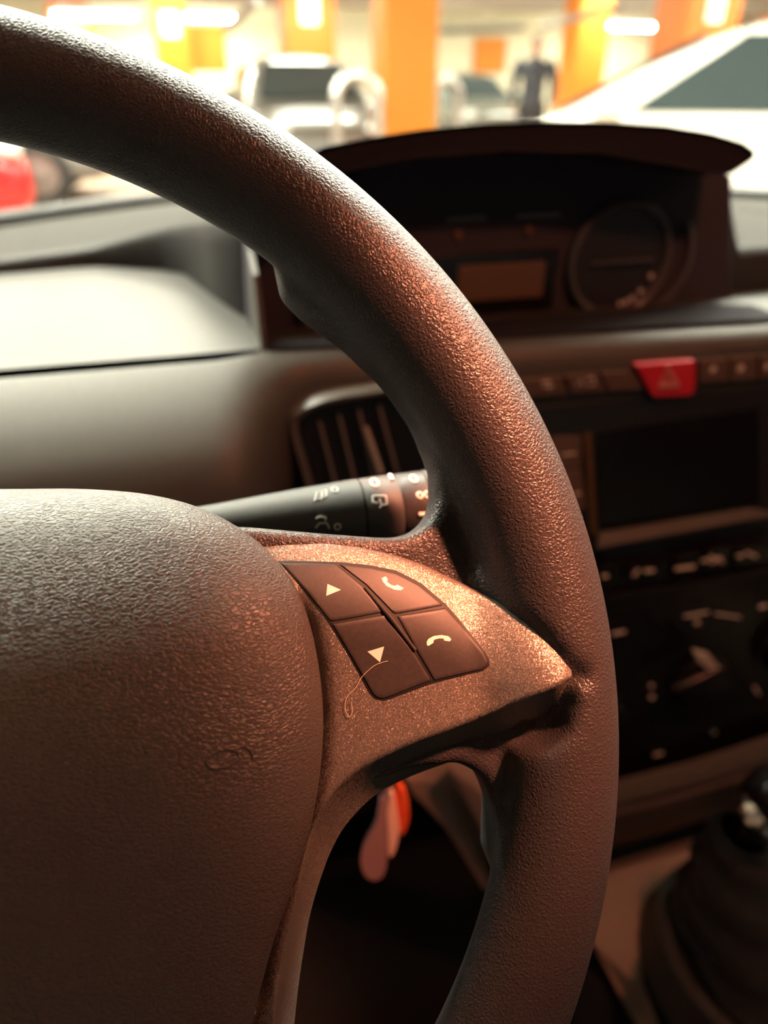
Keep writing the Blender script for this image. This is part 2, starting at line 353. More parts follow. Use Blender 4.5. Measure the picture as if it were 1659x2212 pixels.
# ---- person
def skin_obj(name, pts, edges, rad, m, parent, lv=2, root=0):
    me = bpy.data.meshes.new(name); me.from_pydata(pts, edges, []); me.update(); me.materials.append(M[m])
    o = bpy.data.objects.new(name, me); C.objects.link(o); o.parent = parent
    o.modifiers.new('skin', 'SKIN').use_smooth_shade = True
    if not me.skin_vertices: me.attributes.new if False else None
    b = o.modifiers.new('sub', 'SUBSURF'); b.levels = lv; b.render_levels = lv
    if me.skin_vertices:
        for i, r in enumerate(rad): me.skin_vertices[0].data[i].radius = r if isinstance(r, tuple) else (r, r)
        me.skin_vertices[0].data[root].use_root = True
    return o
def tapers(parts):
    return merge(*[tube(p, r, 14) for p, r in parts])
pp = (5.3, 11.4, -0.0)
man = thing('person', 'person in a dark jacket standing among the parked cars', 'person', (pp[0], pp[1], 0), rotz=math.radians(-20))
def ring_body():
    # one continuous surface: legs, trunk, neck, arms and hands joined, then remeshed into one skin
    sh = []
    for s in (-1, 1):
        sh.append(tube([(s*.10, .0, .94), (s*.11, -.01, .72), (s*.11, 0, .50), (s*.115, .02, .28), (s*.12, .02, .09)], [.095, .085, .062, .058, .042], 14))
        sh.append(tube([(s*.12, .05, .05), (s*.13, -.06, .04), (s*.135, -.16, .03)], [.045, .045, .03], 12))
        sh.append(tube([(s*.20, 0, 1.42), (s*.27, .01, 1.28), (s*.29, .02, 1.12), (s*.285, -.03, .96), (s*.28, -.06, .87)], [.06, .052, .045, .038, .03], 14))
        sh.append(tube([(s*.28, -.06, .88), (s*.278, -.075, .82), (s*.276, -.085, .78)], [.03, .042, .038], 12, flat=.5))
        for q in range(4):
            x = s*.278; y = -.115+q*.02
            sh.append(tube([(x, y, .785), (x-s*.006, y-.004, .745-.008*(q in (1, 2))), (x-s*.018, y-.006, .715-.010*(q in (1, 2)))], [.0105, .010, .008], 8))
        sh.append(tube([(s*.272, -.105, .84), (s*.262, -.135, .80), (s*.255, -.145, .765)], [.013, .012, .009], 8))
    sh.append(tube([(0, 0, .90), (0, 0, 1.05), (0, -.01, 1.22), (0, 0, 1.36), (0, .01, 1.45), (0, .005, 1.53), (0, -.01, 1.58)], [.15, .14, .155, .16, .10, .055, .055], 18))
    sh.append(blob((0, -.015, 1.63), (.075, .095, .115), 18))
    sh.append(blob((0, -.115, 1.615), (.014, .022, .02), 10))
    for s in (-1, 1): sh.append(blob((s*.078, .0, 1.625), (.012, .02, .032), 10))
    return merge(*sh)
bd = mk('body', ring_body(), 'skin', man, local=True)
rm = bd.modifiers.new('r', 'REMESH'); rm.mode = 'VOXEL'; rm.voxel_size = .009; rm.use_smooth_shade = True
sm_ = bd.modifiers.new('s', 'SMOOTH'); sm_.factor = .5; sm_.iterations = 4
for s in (-1, 1):
    mk('eye', blob((s*.030, -.098, 1.645), (.012, .008, .007), 10), 'sign', man, local=True)
mk('mouth', blob((0, -.108, 1.57), (.024, .006, .006), 10), 'redpaint', man, local=True)
mk('hair', merge(blob((0, .012, 1.665), (.083, .098, .098), 18)), 'hairdark', man, local=True)
jk = mk('jacket', merge(tube([(0, 0, .84), (0, 0, 1.02), (0, -.01, 1.22), (0, 0, 1.36), (0, .01, 1.45), (0, .01, 1.50)], [.19, .185, .20, .205, .15, .075], 20, flat=.8),
      *[tube([(s*.16, 0, 1.43), (s*.235, 0, 1.38), (s*.275, .01, 1.26), (s*.29, .02, 1.12), (s*.285, -.03, .96), (s*.281, -.055, .885)], [.08, .083, .073, .064, .056, .048], 14) for s in (-1, 1)]), 'jacket', man, local=True)
rm = jk.modifiers.new('r', 'REMESH'); rm.mode = 'VOXEL'; rm.voxel_size = .014; rm.use_smooth_shade = True
sm_ = jk.modifiers.new('s', 'SMOOTH'); sm_.factor = .5; sm_.iterations = 5
mk('trousers', merge(*[tube([(s*.09, 0, .93), (s*.11, -.01, .72), (s*.112, 0, .50), (s*.116, .02, .28), (s*.12, .02, .08)], [.115, .105, .085, .078, .070], 14) for s in (-1, 1)]), 'trousers', man, local=True)
for s in (-1, 1):
    mk('shoe', tube([(s*.12, .08, .048), (s*.125, -.02, .052), (s*.132, -.12, .042), (s*.136, -.20, .034)], [.046, .052, .05, .032], 12), 'shoe', man, local=True)

# ================================================================== THE CAR SHELL AROUND THE DRIVER (mm from the phone)
CX = 317
def lerp(a, b, t): return a+(b-a)*t
# windscreen, roof lining, screen pillars, doors: the setting of the cabin
ws = grid([[(lerp(-690, 690, i/12)*(1-.10*j/8)+CX, lerp(1345, 230, j/8)-.0009*(lerp(-690, 690, i/12))**2*(1-j/9), lerp(-138, 415, j/8)) for i in range(13)] for j in range(9)])
struct('window_1', merge(ws, ([v+Vector((0, 4, 3)) for v in ws[0]], ws[1])), 'glass', 'clear windscreen over the dashboard', 'windscreen', mm=True)
struct('trim_4', prism([(CX-600, 215, 425), (CX+600, 215, 425), (CX+600, -1500, 440), (CX-600, -1500, 440)], (0, 0, 25)), 'liner', 'pale roof lining of the car', 'roof lining', mm=True)
for i, s in enumerate((-1, 1)):
    struct('trim_%d' % (5+i), tube([(CX+s*720, 900, -180), (CX+s*690, 560, 100), (CX+s*640, 230, 400)], 38, 12), 'dark', ['left', 'right'][i]+' windscreen pillar of the car', 'pillar', mm=True)
    d = struct('door_%d' % (1+i), merge(box((CX+s*720-25, -900, -800), (CX+s*720+25, 860, -190))), 'dark', ['left', 'right'][i]+' front door panel of the car', 'door', mm=True, bevel=.012)
    mk('arm_rest', box((CX+s*680-30, -500, -420), (CX+s*680+30, 150, -370)), 'dark', d, mm=True, bevel=.012)
struct('trim_7', box((CX-700, -1520, -860), (CX+700, -1480, 100)), 'dark', 'dark rear seat back behind the driver', 'seat back', mm=True)
car_floor = tag(mk('car_carpet', box((CX-700, -1480, -860), (CX+700, 900, -830)), 'carpet', mm=True), 'black carpet on the car floor below the pedals', 'carpet')
car_floor['kind'] = 'structure'
struct('trim_8', box((CX-780, 870, -830), (CX+780, 905, -175)), 'black', 'black bulkhead behind the dashboard', 'bulkhead', mm=True)
def seat(x, label):  # seats out of view, added to block light from behind
    t = thing('shade_seat', label, 'seat', W((x, -520, -820)), 'front seats')
    mk('cushion', box((x-250, -760, -640), (x+250, -260, -470)), 'dark', t, mm=True, bevel=.06)
    mk('backrest', prism([(x-245, -640, -480), (x+245, -640, -480), (x+215, -860, 60), (x-215, -860, 60)], (0, -130, -20)), 'dark', t, mm=True, bevel=.05)
    mk('head_rest', box((x-130, -960, 100), (x+130, -870, 260)), 'dark', t, mm=True, bevel=.04)
    mk('seat_base', box((x-200, -720, -832), (x+200, -320, -640)), 'black', t, mm=True, bevel=.01)
seat(-83, 'dark unseen driver seat added to block light from behind'); seat(720, 'dark unseen passenger seat added to block light from behind')
for i, s in enumerate((-1, 1)):  # solid panels, out of view, added to close the rear sides against light
    struct('trim_%d' % (9+i), prism([(CX+s*712, -420, -190), (CX+s*640, -420, 425), (CX+s*640, -1480, 425), (CX+s*712, -1480, -190)], (s*24, 0, 0)), 'dark', ['left', 'right'][i]+' rear side panel added to block side light', 'side panel', mm=True)
struct('trim_11', box((CX-690, -1530, 100), (CX+690, -1490, 300)), 'dark', 'dark panel added to block light from the rear window', 'panel', mm=True)  # added light block, leaving only a slit of rear window
# bonnet of this car, seen as a pale strip
bn = grid([[(CX+lerp(-680, 680, i/12), y-.0009*lerp(-680, 680, i/12)**2, z-(abs(i-6)/6)**2*22) for i in range(13)] for y, z in ((1350, -176), (1362, -158), (1450, -154), (1600, -166), (1780, -205), (1950, -290), (2010, -430))])
tag(mk('bonnet', bn, 'silver', mm=True), 'pale bonnet of this car showing as a strip beyond the dashboard', 'bonnet')

# ---- dashboard
dash = thing('dashboard', 'grey grained dashboard with a stepped top behind the steering wheel', 'dashboard', W((CX, 500, -300)))
XS = [-405+i*20 for i in range(73)]
def lipz(x): return -141-max(0, 8*(x-60)/340) if x < 400 else -149
prof = [(470, -330), (446, -290), (434, -250), (428, -215), (425, -190), (423, -172), (423, -160), (427, -150), (433, -144.5), (446, -142)]
slope = [(470, -330), (410, -290), (372, -255), (356, -228), (353, -206), (361, -187), (377, -170), (396, -156.5), (423, -142.5), (427, -141)]
def sm(a, b, x): t = max(0, min(1, (x-a)/(b-a))); return t*t*(3-2*t)
mk('fascia', grid([[(x, lerp(p[0], q[0], sm(5, 62, x)), lerp(p[1]+141, q[1]+141, sm(5, 62, x))+lipz(x)) for p, q in zip(slope, prof)] for x in [-405+i*8 for i in range(182)]]), 'dash', dash, mm=True, sharp=70)
def by(x):                         # where the riser stands on the lower tier
    d = abs(x-CX); pts = [(0, 500), (279, 526), (300, 600), (320, 693), (345, 722), (405, 752), (482, 737), (730, 700)]
    for (a, p), (b, q) in zip(pts, pts[1:]):
        if d <= b: return lerp(p, q, (d-a)/(b-a))
    return 700
mk('lower_top', grid([[(x, lerp(446, by(x), j/8), lerp(lipz(x)-1, -146, j/8)) for j in range(9)] for x in XS]), 'dashtop', dash, mm=True, sharp=70)
def rz(x):
    if x > 420: return -112 if x < 640 else -136
    d = abs(x-CX); pts = [(0, -70), (279, -75), (315, -104), (345, -112), (405, -130), (482, -134), (730, -138)]
    for (a, p), (b, q) in zip(pts, pts[1:]):
        if d <= b: return lerp(p, q, (d-a)/(b-a))
    return -138
M['riser'] = noisy('riser_plastic', (.020, .018, .018), (.026, .024, .023), 420, .7, .2, .0004)
mk('riser', grid([[(x, by(x)+dy, lerp(-147, rz(x), t)) for dy, t in ((-1, 0), (0, .3), (2, .75), (6, .95), (12, 1))] for x in XS]), 'riser', dash, mm=True, sharp=70)
M['pad'] = mat('matt_pad', (.035, .033, .03), .9, spec=.15)
def yb(x): return 1300-.0009*(x-CX)**2
mk('upper_top', grid([[(x, lerp(by(x)+12, yb(x), j/8), lerp(rz(x), -150, (j/8)**1.3)) for j in range(9)] for x in XS]), 'pad', dash, mm=True, sharp=70)
mk('rear_edge', grid([[(x, yb(x)+dy, z) for dy, z in ((-2, -152), (0, -139), (6, -136), (36, -136), (38, -152))] for x in XS]), 'black', dash, mm=True)
mk('knee_shade_panel', grid([[(x, 430, -328), (x, 440, -400), (x, 450, -520), (x, 470, -650)] for x in (-420, -200, 0, 140, 330, 700, 1050)]), 'gap', dash, mm=True)  # knee panel in near-black, standing in for the footwell's shade

# ---- air vent at the right of the driver
FY = 421
vent = thing('air_vent', 'rounded air vent with pale frame and vertical slats behind the stalk', 'air vent', W((97, 428, -208)))
vo = [(48.3, 421.0, -180.4), (54.1, 421.0, -171.9), (69.1, 421.0, -166.0), (96.0, 421.0, -163.8), (117.3, 421.0, -163.9), (142.6, 421.0, -172.7), (161.4, 421.0, -194.5), (155.9, 421.0, -255.0), (135.3, 421.0, -267.3), (68.1, 421.0, -256.9), (61.6, 421.0, -244.9), (54.0, 421.0, -212.2)]
vo = catmull(vo, 5, True); cx_ = sum((p for p in vo), Vector())/len(vo)
def shr(P, k, y): return [Vector(((p.x-cx_.x)*k+cx_.x, y, (p.z-cx_.z)*k+cx_.z)) for p in P]
mk('frame', grid([shr(vo, 1.05, 434), shr(vo, 1.04, 415), shr(vo, 1.0, 409), shr(vo, .94, 409.5), shr(vo, .90, 413), shr(vo, .885, 421)], False, True), 'ventframe', vent, mm=True)
mk('duct', merge(grid([shr(vo, .89, 413), shr(vo, .885, 421.5)], False, True), (shr(vo, .89, 421), [list(range(len(vo)))])), 'black', vent, mm=True)
for a, b in (((67.2, 416.0, -181.3), (75.6, 417.0, -225.1)), ((80.3, 417.0, -179.1), (88.9, 417.0, -225.1)), ((93.3, 417.0, -177.0), (102.4, 417.0, -223.4)), ((106.5, 417.0, -175.2), (118.3, 417.0, -222.0))):
    a, b = Vector(a), Vector(b); b2 = a+(b-a)*1.35
    mk('slat', tube([a, a.lerp(b2, .06), b2], [.6, 1.1, 1.1], 8), 'slat', vent, mm=True)
a, b = Vector((96.5, 412.0, -188.0)), Vector((104.1, 412.0, -214.2))
mk('vane_handle', tube([a, a.lerp(b, .5), a+(b-a)*1.3], [1.6, 2.0, 2.0], 10), 'glint', vent, mm=True, label='bright metal vane handle')

# ---- instrument cluster under its hood
CYF = 500
cl = thing('instrument_cluster', 'dark instrument cluster with round dial under a black hood', 'instrument cluster', W((CX, 520, -146)))
face = [(41.9, 500.0, -98.3), (35.6, 500.0, -165.8), (424.3, 500.0, -169.4), (397.0, 500.0, -55.3), (323.5, 500.0, -31.4), (218.1, 500.0, -27.1), (110.6, 500.0, -36.2)]
face = [(39, 500, -92), (36, 500, -150), (426, 500, -150), (400, 500, -57), (340, 500, -34), (250, 500, -28), (130, 500, -38)]
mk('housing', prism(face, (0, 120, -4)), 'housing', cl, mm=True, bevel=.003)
hp = [(44.5, 450.0, -55.5), (67.1, 450.0, -36.8), (83.4, 450.0, -29.3), (110.6, 450.0, -25.0), (143.9, 450.0, -21.1), (181.1, 450.0, -18.6), (219.7, 450.0, -17.8), (263.3, 450.0, -18.7), (302.8, 450.0, -21.1), (337.7, 450.0, -25.7), (362.0, 450.0, -31.4), (373.7, 450.0, -37.0), (373.2, 450.0, -41.4), (364.6, 450.0, -46.3), (357.5, 450.0, -50.3), (343.8, 450.0, -48.6), (259.9, 450.0, -35.5), (197.2, 450.0, -33.4), (138.6, 450.0, -35.8), (93.8, 450.0, -42.6), (54.7, 450.0, -60.8)]
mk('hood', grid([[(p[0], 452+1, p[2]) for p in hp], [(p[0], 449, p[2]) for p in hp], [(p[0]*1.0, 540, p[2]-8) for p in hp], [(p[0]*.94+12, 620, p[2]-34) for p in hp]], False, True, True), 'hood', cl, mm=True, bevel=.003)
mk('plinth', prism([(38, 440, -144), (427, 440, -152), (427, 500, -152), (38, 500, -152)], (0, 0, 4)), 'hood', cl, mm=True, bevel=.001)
mk('side_wall', prism([(37, 440, -146), (37, 500, -146), (39, 500, -92), (38, 462, -100)], (4, 0, 0)), 'dash', cl, mm=True, bevel=.001)
dc = Vector((314.1, 492.0, -112.2))
dr = 43
mk('dial_bezel', lathe([(0, dr), (6, dr), (8, dr-2), (6, dr-5), (1, dr-6), (0, dr-7)], dc+Vector((0, 8, 0)), (0, -1, 0), 56), 'bezel', cl, mm=True)
mk('dial_face', lathe([(0, .5), (1.2, dr-6), (0, dr-6)], dc+Vector((0, 6, 0)), (0, -1, 0), 48), 'dial', cl, mm=True)
mk('dial_pointer', prism([dc+Vector(q) for q in ((-25, 2, -1), (27, 2, -1.4), (27, 2, 1.2), (-25, 2, .2))], (0, -1.4, 0)), 'bezel', cl, mm=True)
mk('outer_ring', tube([dc+Vector((17+math.cos(a)*dr*1.02, 5, math.sin(a)*dr*1.02)) for a in [math.radians(-55+k*3.6) for k in range(26)]], 2.6, 8), 'bezel', cl, mm=True)
for k, (ax_, az_) in enumerate(((6, -33), (11, -31.5), (16, -29), (22, -24), (29, -13))):
    mk('dial_numeral', box(tuple(dc+Vector((ax_-1.5, 3.0, az_-2))), tuple(dc+Vector((ax_+1.8, 4.8, az_+2)))), 'mark', cl, mm=True, bevel=.0005)
a, b = Vector((185.8, 499.0, -109.8)), Vector((253.7, 499.0, -135.6))
mk('display', box((a.x, 496, b.z), (b.x, 501, a.z)), 'lcd', cl, mm=True, bevel=.001, label='small brown display')
mk('display_surround', box((a.x-30, 498, b.z-9), (b.x+10, 501.5, a.z+8)), 'gloss', cl, mm=True, bevel=.001)
for p, q in (((175.9, 498.0, -77.2), (205.0, 498.0, -80.1)), ((227.3, 498.0, -77.0), (261.6, 498.0, -80.1))):
    mk('warning_light_slot', box((p[0], 497, q[2]), (q[0], 501, p[2])), 'bezel', cl, mm=True)
for p in ((185.3, 497.0, -89.4), (238.7, 497.0, -88.6)):
    mk('warning_light', lathe([(0, 3.4), (2, 3.2), (3, .5)], Vector(p)+Vector((0, 3, 0)), (0, -1, 0), 16), 'lcd', cl, mm=True)
pc = Vector((107.2, 494.0, -125.2))
mk('side_gauge', tube([pc+Vector((math.cos(a)*36, 0, math.sin(a)*36)) for a in [math.radians(185+k*4) for k in range(24)]], 2.2, 8), 'bezel', cl, mm=True)

# ---- switch strip with hazard button
sw = thing('switch_strip', 'row of brown dash switches around the hazard button below the cluster', 'switch panel', W((317, 428, -182)))
mk('backing', prism([(185.1, 424.0, -161.8), (418.7, 424.0, -163.4), (430.1, 424.0, -196.8), (187.4, 424.0, -190.1)], (0, 8, 0)), 'dark', sw, mm=True, bevel=.001)
def sbtn(nm, pts, m, mark=None):
    b = mk(nm, prism(pts, (0, 7, 0)), m, sw, mm=True, bevel=.0012)
    return b
def spot(p, r, parent, m='mark', y=-1.2, sx=1.0):
    return mk('symbol', lathe([(0, r), (.5, r*.9)], Vector(p)+Vector((0, 0, 0)), (0, -1, 0), 12), m, parent, mm=True)
def glyphs(parent, strokes, m='mark', r=.55):
    return mk('symbol', merge(*[tube(s, r, 6) for s in strokes]), m, parent, mm=True)
b = sbtn('switch', [(184.7, 420.0, -168.7), (235.9, 420.0, -169.3), (242.8, 420.0, -183.0), (187.2, 420.0, -182.7)], 'brownbtn')
glyphs(b, [[(220.3, 419.5, -171.9), (227.8, 419.5, -172.0)], [(222.1, 419.5, -175.4), (230.3, 419.5, -175.5)], [(224.2, 419.5, -170.3), (227.9, 419.5, -178.0)]])
b = sbtn('switch', [(238.0, 420.0, -169.2), (262.5, 420.0, -169.4), (272.1, 420.0, -183.8), (245.6, 420.0, -182.9)], 'brownbtn')
glyphs(b, [[(248.2, 419.5, -176.6), (250.2, 419.5, -173.4), (252.9, 419.5, -177.0)], [(255.0, 419.5, -172.5), (260.2, 419.5, -172.4), (262.1, 419.5, -177.2), (256.5, 419.5, -177.4)]])
sbtn('switch', [(265.0, 420.0, -169.7), (289.8, 420.0, -169.9), (302.5, 420.0, -185.4), (274.7, 420.0, -184.1)], 'brownbtn')
hz = sbtn('hazard_button', [(289.5, 417.0, -164.9), (337.4, 417.0, -166.0), (342.7, 417.0, -186.9), (340.7, 417.0, -192.7), (310.3, 417.0, -191.0), (305.7, 417.0, -186.7)], 'red'); hz['label'] = 'red hazard button'
tri_ = [(314.6, 415.6, -167.9), (310.8, 415.6, -182.2), (327.1, 415.6, -183.1)]
tri2 = [tuple(Vector(tri_[i])*.55+sum((Vector(q) for q in tri_), Vector())*.15) for i in range(3)]
mk('hazard_triangle', merge(tube(tri_, .8, 6, True), tube(tri2, .6, 6, True)), 'redmark', hz, mm=True)
b = sbtn('switch', [(343.3, 420.0, -167.5), (367.5, 420.0, -167.9), (372.6, 420.0, -185.9), (347.8, 420.0, -184.9)], 'brownbtn'); spot((355.6, 419.5, -175.0), 2.6, b)
b = sbtn('switch', [(369.1, 420.0, -168.0), (391.4, 420.0, -168.2), (397.1, 420.0, -186.4), (374.2, 420.0, -186.0)], 'brownbtn'); spot((379.3, 419.5, -176.4), 3.0, b)
b = sbtn('switch', [(393.0, 420.0, -168.4), (417.1, 420.0, -168.6), (423.3, 420.0, -187.0), (398.7, 420.0, -186.5)], 'brownbtn'); spot((402.5, 419.5, -177.1), 2.6, b)

# ---- radio unit
ra = thing('radio', 'black car radio with large blank screen and a row of buttons', 'radio', W((340, 425, -360)))
mk('housing', prism([(211.5, 424.0, -190.9), (438.1, 424.0, -195.7), (482.1, 406.0, -366.8), (228.3, 406.0, -349.8)], (0, 30, -4)), 'black', ra, mm=True, bevel=.002)
mk('screen', prism([(268.9, 421.0, -215.5), (406.9, 421.0, -210.2), (423.0, 410.0, -289.9), (278.4, 410.0, -292.1)], (0, 5, 0)), 'screen', ra, mm=True, bevel=.001)
mk('screen_ledge', prism([(277.8, 406.0, -292.9), (411.3, 406.0, -290.7), (437.1, 398.0, -296.1), (272.4, 398.0, -301.3)], (0, 3, -3)), 'console', ra, mm=True, bevel=.001)
mk('screen_side', prism([(259.9, 420.0, -215.8), (263.9, 417.0, -214.2), (276.2, 406.0, -292.7), (272.3, 409.0, -297.3)], (0, 5, 0)), 'lcd', ra, mm=True)
for k, (y0, y1) in enumerate(((945, 1015), (1022, 1090))):
    b = mk('side_button', prism([((233.6, 420.0, -214.5), (235.1, 416.0, -241.3))[k], ((257.8, 420.0, -216.3), (259.6, 416.0, -241.9))[k], ((260.0, 417.0, -240.5), (266.5, 411.0, -273.6))[k], ((235.3, 417.0, -239.2), (236.6, 411.0, -272.3))[k]], (0, 5, 0)), 'brownbtn', ra, mm=True, bevel=.001)
    glyphs(b, [[((243.6, 418.0, -228.7), (254.5, 412.5, -259.9))[k], ((253.8, 418.0, -228.5), (259.8, 412.5, -259.8))[k]]], r=.9)
for nm, p, q in (('button', (278.5, 397.0, -335.7), (295.0, 400.0, -321.2)), ('button', (301.8, 397.0, -334.6), (339.0, 400.0, -324.5)), ('button', (345.8, 397.0, -340.9), (367.9, 400.0, -321.4)), ('button', (373.8, 397.0, -342.3), (398.2, 400.0, -321.2)), ('button', (404.6, 397.0, -342.3), (444.0, 400.0, -325.2))):
    mk(nm, box((p[0], 397.5, p[2]), (q[0], 404, q[2])), 'gloss', ra, mm=True, bevel=.001)
for pts in ([[(280.2, 396.6, -328.6), (285.1, 396.6, -328.6)]], [[(308.7, 396.6, -332.9), (312.5, 396.6, -327.3)], [(318.0, 396.6, -330.1), (326.4, 396.6, -330.7)]], [[(346.4, 396.6, -333.4), (364.4, 396.6, -333.9)]],
            [[(370.1, 396.6, -329.5), (376.2, 396.6, -329.7)], [(377.5, 396.6, -326.3), (390.4, 396.6, -334.0)], [(379.2, 396.6, -332.9), (388.2, 396.6, -329.0)]], [[(403.6, 396.6, -330.8), (408.9, 396.6, -330.8)], [(411.8, 396.6, -328.5), (422.4, 396.6, -334.0)]]):
    glyphs(ra, pts, r=1.5)

# ---- climate panel
cp = thing('climate_panel', 'black heater control panel with round knobs below the radio', 'control panel', W((390, 385, -560)))
mk('backing', prism([(260.4, 398.0, -350.2), (489.2, 398.0, -352.8), (547.3, 372.0, -575.0), (279.6, 372.0, -570.6)], (0, 30, -4)), 'gloss', cp, mm=True, bevel=.002)
def knob(c, r):
    c = Vector(c); ax = Vector((0, -1, .12))
    k_ = mk('knob', lathe([(0, r), (10, r*.96), (13, r*.88), (14, r*.4)], c, ax, 40), 'gloss', cp, mm=True)
    mk('knob_ring', tube([c+Vector((math.cos(a)*r*1.18, -1, math.sin(a)*r*1.18)) for a in [2*PI*q/40 for q in range(40)]], .9, 6, True), 'dark', cp, mm=True)
    return k_, c
kb, kc = knob((390.2, 384.0, -455.8), 25)
A1 = Vector((391.4, 365.0, -422.5)); A0 = Vector((347.8, 365.0, -435.5))
mk('knob_grip', merge(tube([A0, A0.lerp(A1, .5), A1], [5, 8, 7.5], 14)), 'gloss', kb, mm=True)
mk('knob_pointer', prism([(356.0, 362.0, -393.8), (372.3, 362.0, -401.5), (390.3, 362.0, -423.1), (385.0, 362.0, -427.1), (361.8, 362.0, -406.1)], (0, 6, 0)), 'mark', kb, mm=True, bevel=.001, label='pale pointer')
knob((298.7, 384.0, -477.2), 24); knob((476.7, 384.0, -434.9), 25)
for pts, rr in (([[(357.9, 386.0, -375.8), (380.7, 386.0, -375.6)]], 1.0), ([[(369.9, 386.0, -385.2), (374.3, 386.0, -385.1)]], 1.8), ([[(388.4, 386.0, -379.1), (416.0, 386.0, -388.8)]], .9), ([[(432.1, 386.0, -381.1), (439.4, 386.0, -380.6)]], 1.6),
                ([[(336.4, 380.0, -442.6), (339.0, 380.0, -442.2)], [(339.6, 380.0, -457.6), (343.0, 380.0, -456.3)]], 1.9), ([[(293.8, 388.0, -382.3), (305.5, 388.0, -381.9)]], 1.4), ([[(448.7, 378.0, -470.4), (455.9, 378.0, -480.9)]], 1.6), ([[(354.7, 374.0, -528.1), (364.2, 374.0, -527.2)]], 1.2)):
    glyphs(cp, pts, r=rr)
mk('lamp_ring', lathe([(0, 3.2), (1.5, 3.2), (1.6, 2.2), (1.0, 2.0)], (413.5, 374.0, -513.2), (0, -1, .1), 20), 'chrome', cp, mm=True)

# ---- console: ledge, tunnel panels, gear lever
cs = thing('centre_console', 'warm brown centre console with ledge beneath the heater controls', 'console', W((330, 300, -840)))
mk('ledge', grid([[Vector(p)+Vector((0, dy, dz)) for p in ((195.7, 352.0, -547.2), (310.5, 352.0, -544.1), (385.6, 352.0, -541.9), (433.3, 352.0, -536.6), (520.5, 352.0, -522.8))] for dy, dz in ((12, 8), (0, 0), (-3, -6), (0, -13), (3, -16), (-3, -20), (-3, -28), (6, -38), (12, -95))]), 'console', cs, mm=True, sharp=30)
mk('tunnel_panel', prism([(268.7, 340.0, -642.2), (310.8, 340.0, -635.3), (374.3, 340.0, -631.1), (436.1, 340.0, -627.6), (395.1, 300.0, -607.1), (354.3, 285.0, -605.1), (308.6, 272.0, -601.3), (292.4, 262.0, -624.8), (294.8, 252.0, -658.0), (325.6, 235.0, -744.1), (301.3, 235.0, -729.3), (254.9, 275.0, -619.9), (254.5, 310.0, -620.3)], (20, 30, -40)), 'lit_cheek', cs, mm=True, bevel=.004)
mk('side_cheek', prism([(141.9, 352.0, -451.8), (161.6, 350.0, -474.5), (196.3, 345.0, -516.8), (224.0, 340.0, -579.3), (271.7, 310.0, -736.0), (248.2, 320.0, -743.3), (191.4, 345.0, -580.7)], (30, 25, -10)), 'lit_cheek', cs, mm=True, bevel=.003)
mk('lower_cheek', prism([(113.0, 372.0, -480.0), (143.9, 372.0, -495.4), (161.8, 365.0, -534.0), (193.1, 350.0, -630.2), (186.4, 350.0, -631.0), (150.0, 365.0, -548.5), (122.1, 372.0, -502.8)], (30, 25, -10)), 'lit_cheek', cs, mm=True, bevel=.003)
mk('tunnel_side', prism([(250.2, 280.0, -652.1), (266.0, 268.0, -667.1), (319.2, 240.0, -788.0), (239.7, 240.0, -737.0), (236.9, 262.0, -685.8)], (20, 30, -60)), 'dark', cs, mm=True, bevel=.004)
gl = thing('gear_lever', 'gear lever with chrome ringed knob and black gaiter at lower right', 'gear lever', W((360, 230, -620)))
kp = Vector((337.3, 245.0, -428.5))
mk('knob', blob(kp+Vector((6, 0, 4)), (20, 22, 24), 24), 'gloss', gl, mm=True)
mk('knob_ring', lathe([(-5, 19), (0, 23), (5, 23), (10, 19)], kp+Vector((3, -2, -6)), (.25, -.3, 1), 36), 'chrome', gl, mm=True)
mk('stem', tube([kp+Vector((4, 2, -18)), kp+Vector((2, 6, -60))], 9, 16), 'black', gl, mm=True)
gb = kp+Vector((0, 8, -40))
rows = []
for i in range(15):
    t_ = i/14; rr = lerp(16, 60, t_**.7)+2.5*math.sin(t_*22)
    rows.append([gb+Vector((rr*.86*math.cos(a)*(1+.10*math.cos(4*a+PI)*t_), rr*1.1*math.sin(a)*(1+.10*math.cos(4*a+PI)*t_), -120*t_))+Vector((18*t_, -30*t_, 0)) for a in [2*PI*q/40 for q in range(40)]])
mk('gaiter', grid(rows, False, True), 'boot', gl, mm=True)
mk('console_rim', grid([[gb+Vector((18+rx*math.cos(a), -30+rx*1.2*math.sin(a), z)) for a in [2*PI*q/40 for q in range(40)]] for rx, z in ((52, -124), (56, -113), (66, -113), (74, -150))], False, True), 'dark', cs, mm=True)

# ---- keys hanging from the ignition
col = thing('steering_column', 'black steering column shroud behind the wheel hub', 'steering column', W((-83, 260, -300)))
def Wl(u, v, w): return M_W @ Vector((u/1000, v/1000, w/1000))
tilt = math.radians(33.92)
M_W = Matrix.Translation(W((-83.41, 138.67, -133.49))) @ Matrix(((1, 0, 0, 0), (0, math.sin(tilt), -math.cos(tilt), 0), (0, math.cos(tilt), math.sin(tilt), 0), (0, 0, 0, 1)))
sh_rows = [[Wl(sx*math.copysign(abs(math.cos(a))**.6, math.cos(a)), -22+sy*math.copysign(abs(math.sin(a))**.6, math.sin(a)), ww) for a in [2*PI*q/40 for q in range(40)]] for sx, sy, ww in ((42, 50, -40), (52, 62, -46), (58, 70, -120), (60, 76, -250))]
mk('shroud', grid(sh_rows, False, True, True), 'dark', col)
mk('ignition_lock', tube([(-34, 262, -285), (10, 260, -292), (77.4, 258.0, -300.0)], [16, 14, 11], 24), 'black', col, mm=True)
def drop(pts, vec, m, name, label, cat, z=None):
    return tag(mk(name, prism(pts, vec), m, mm=True, bevel=.0015), label, cat)
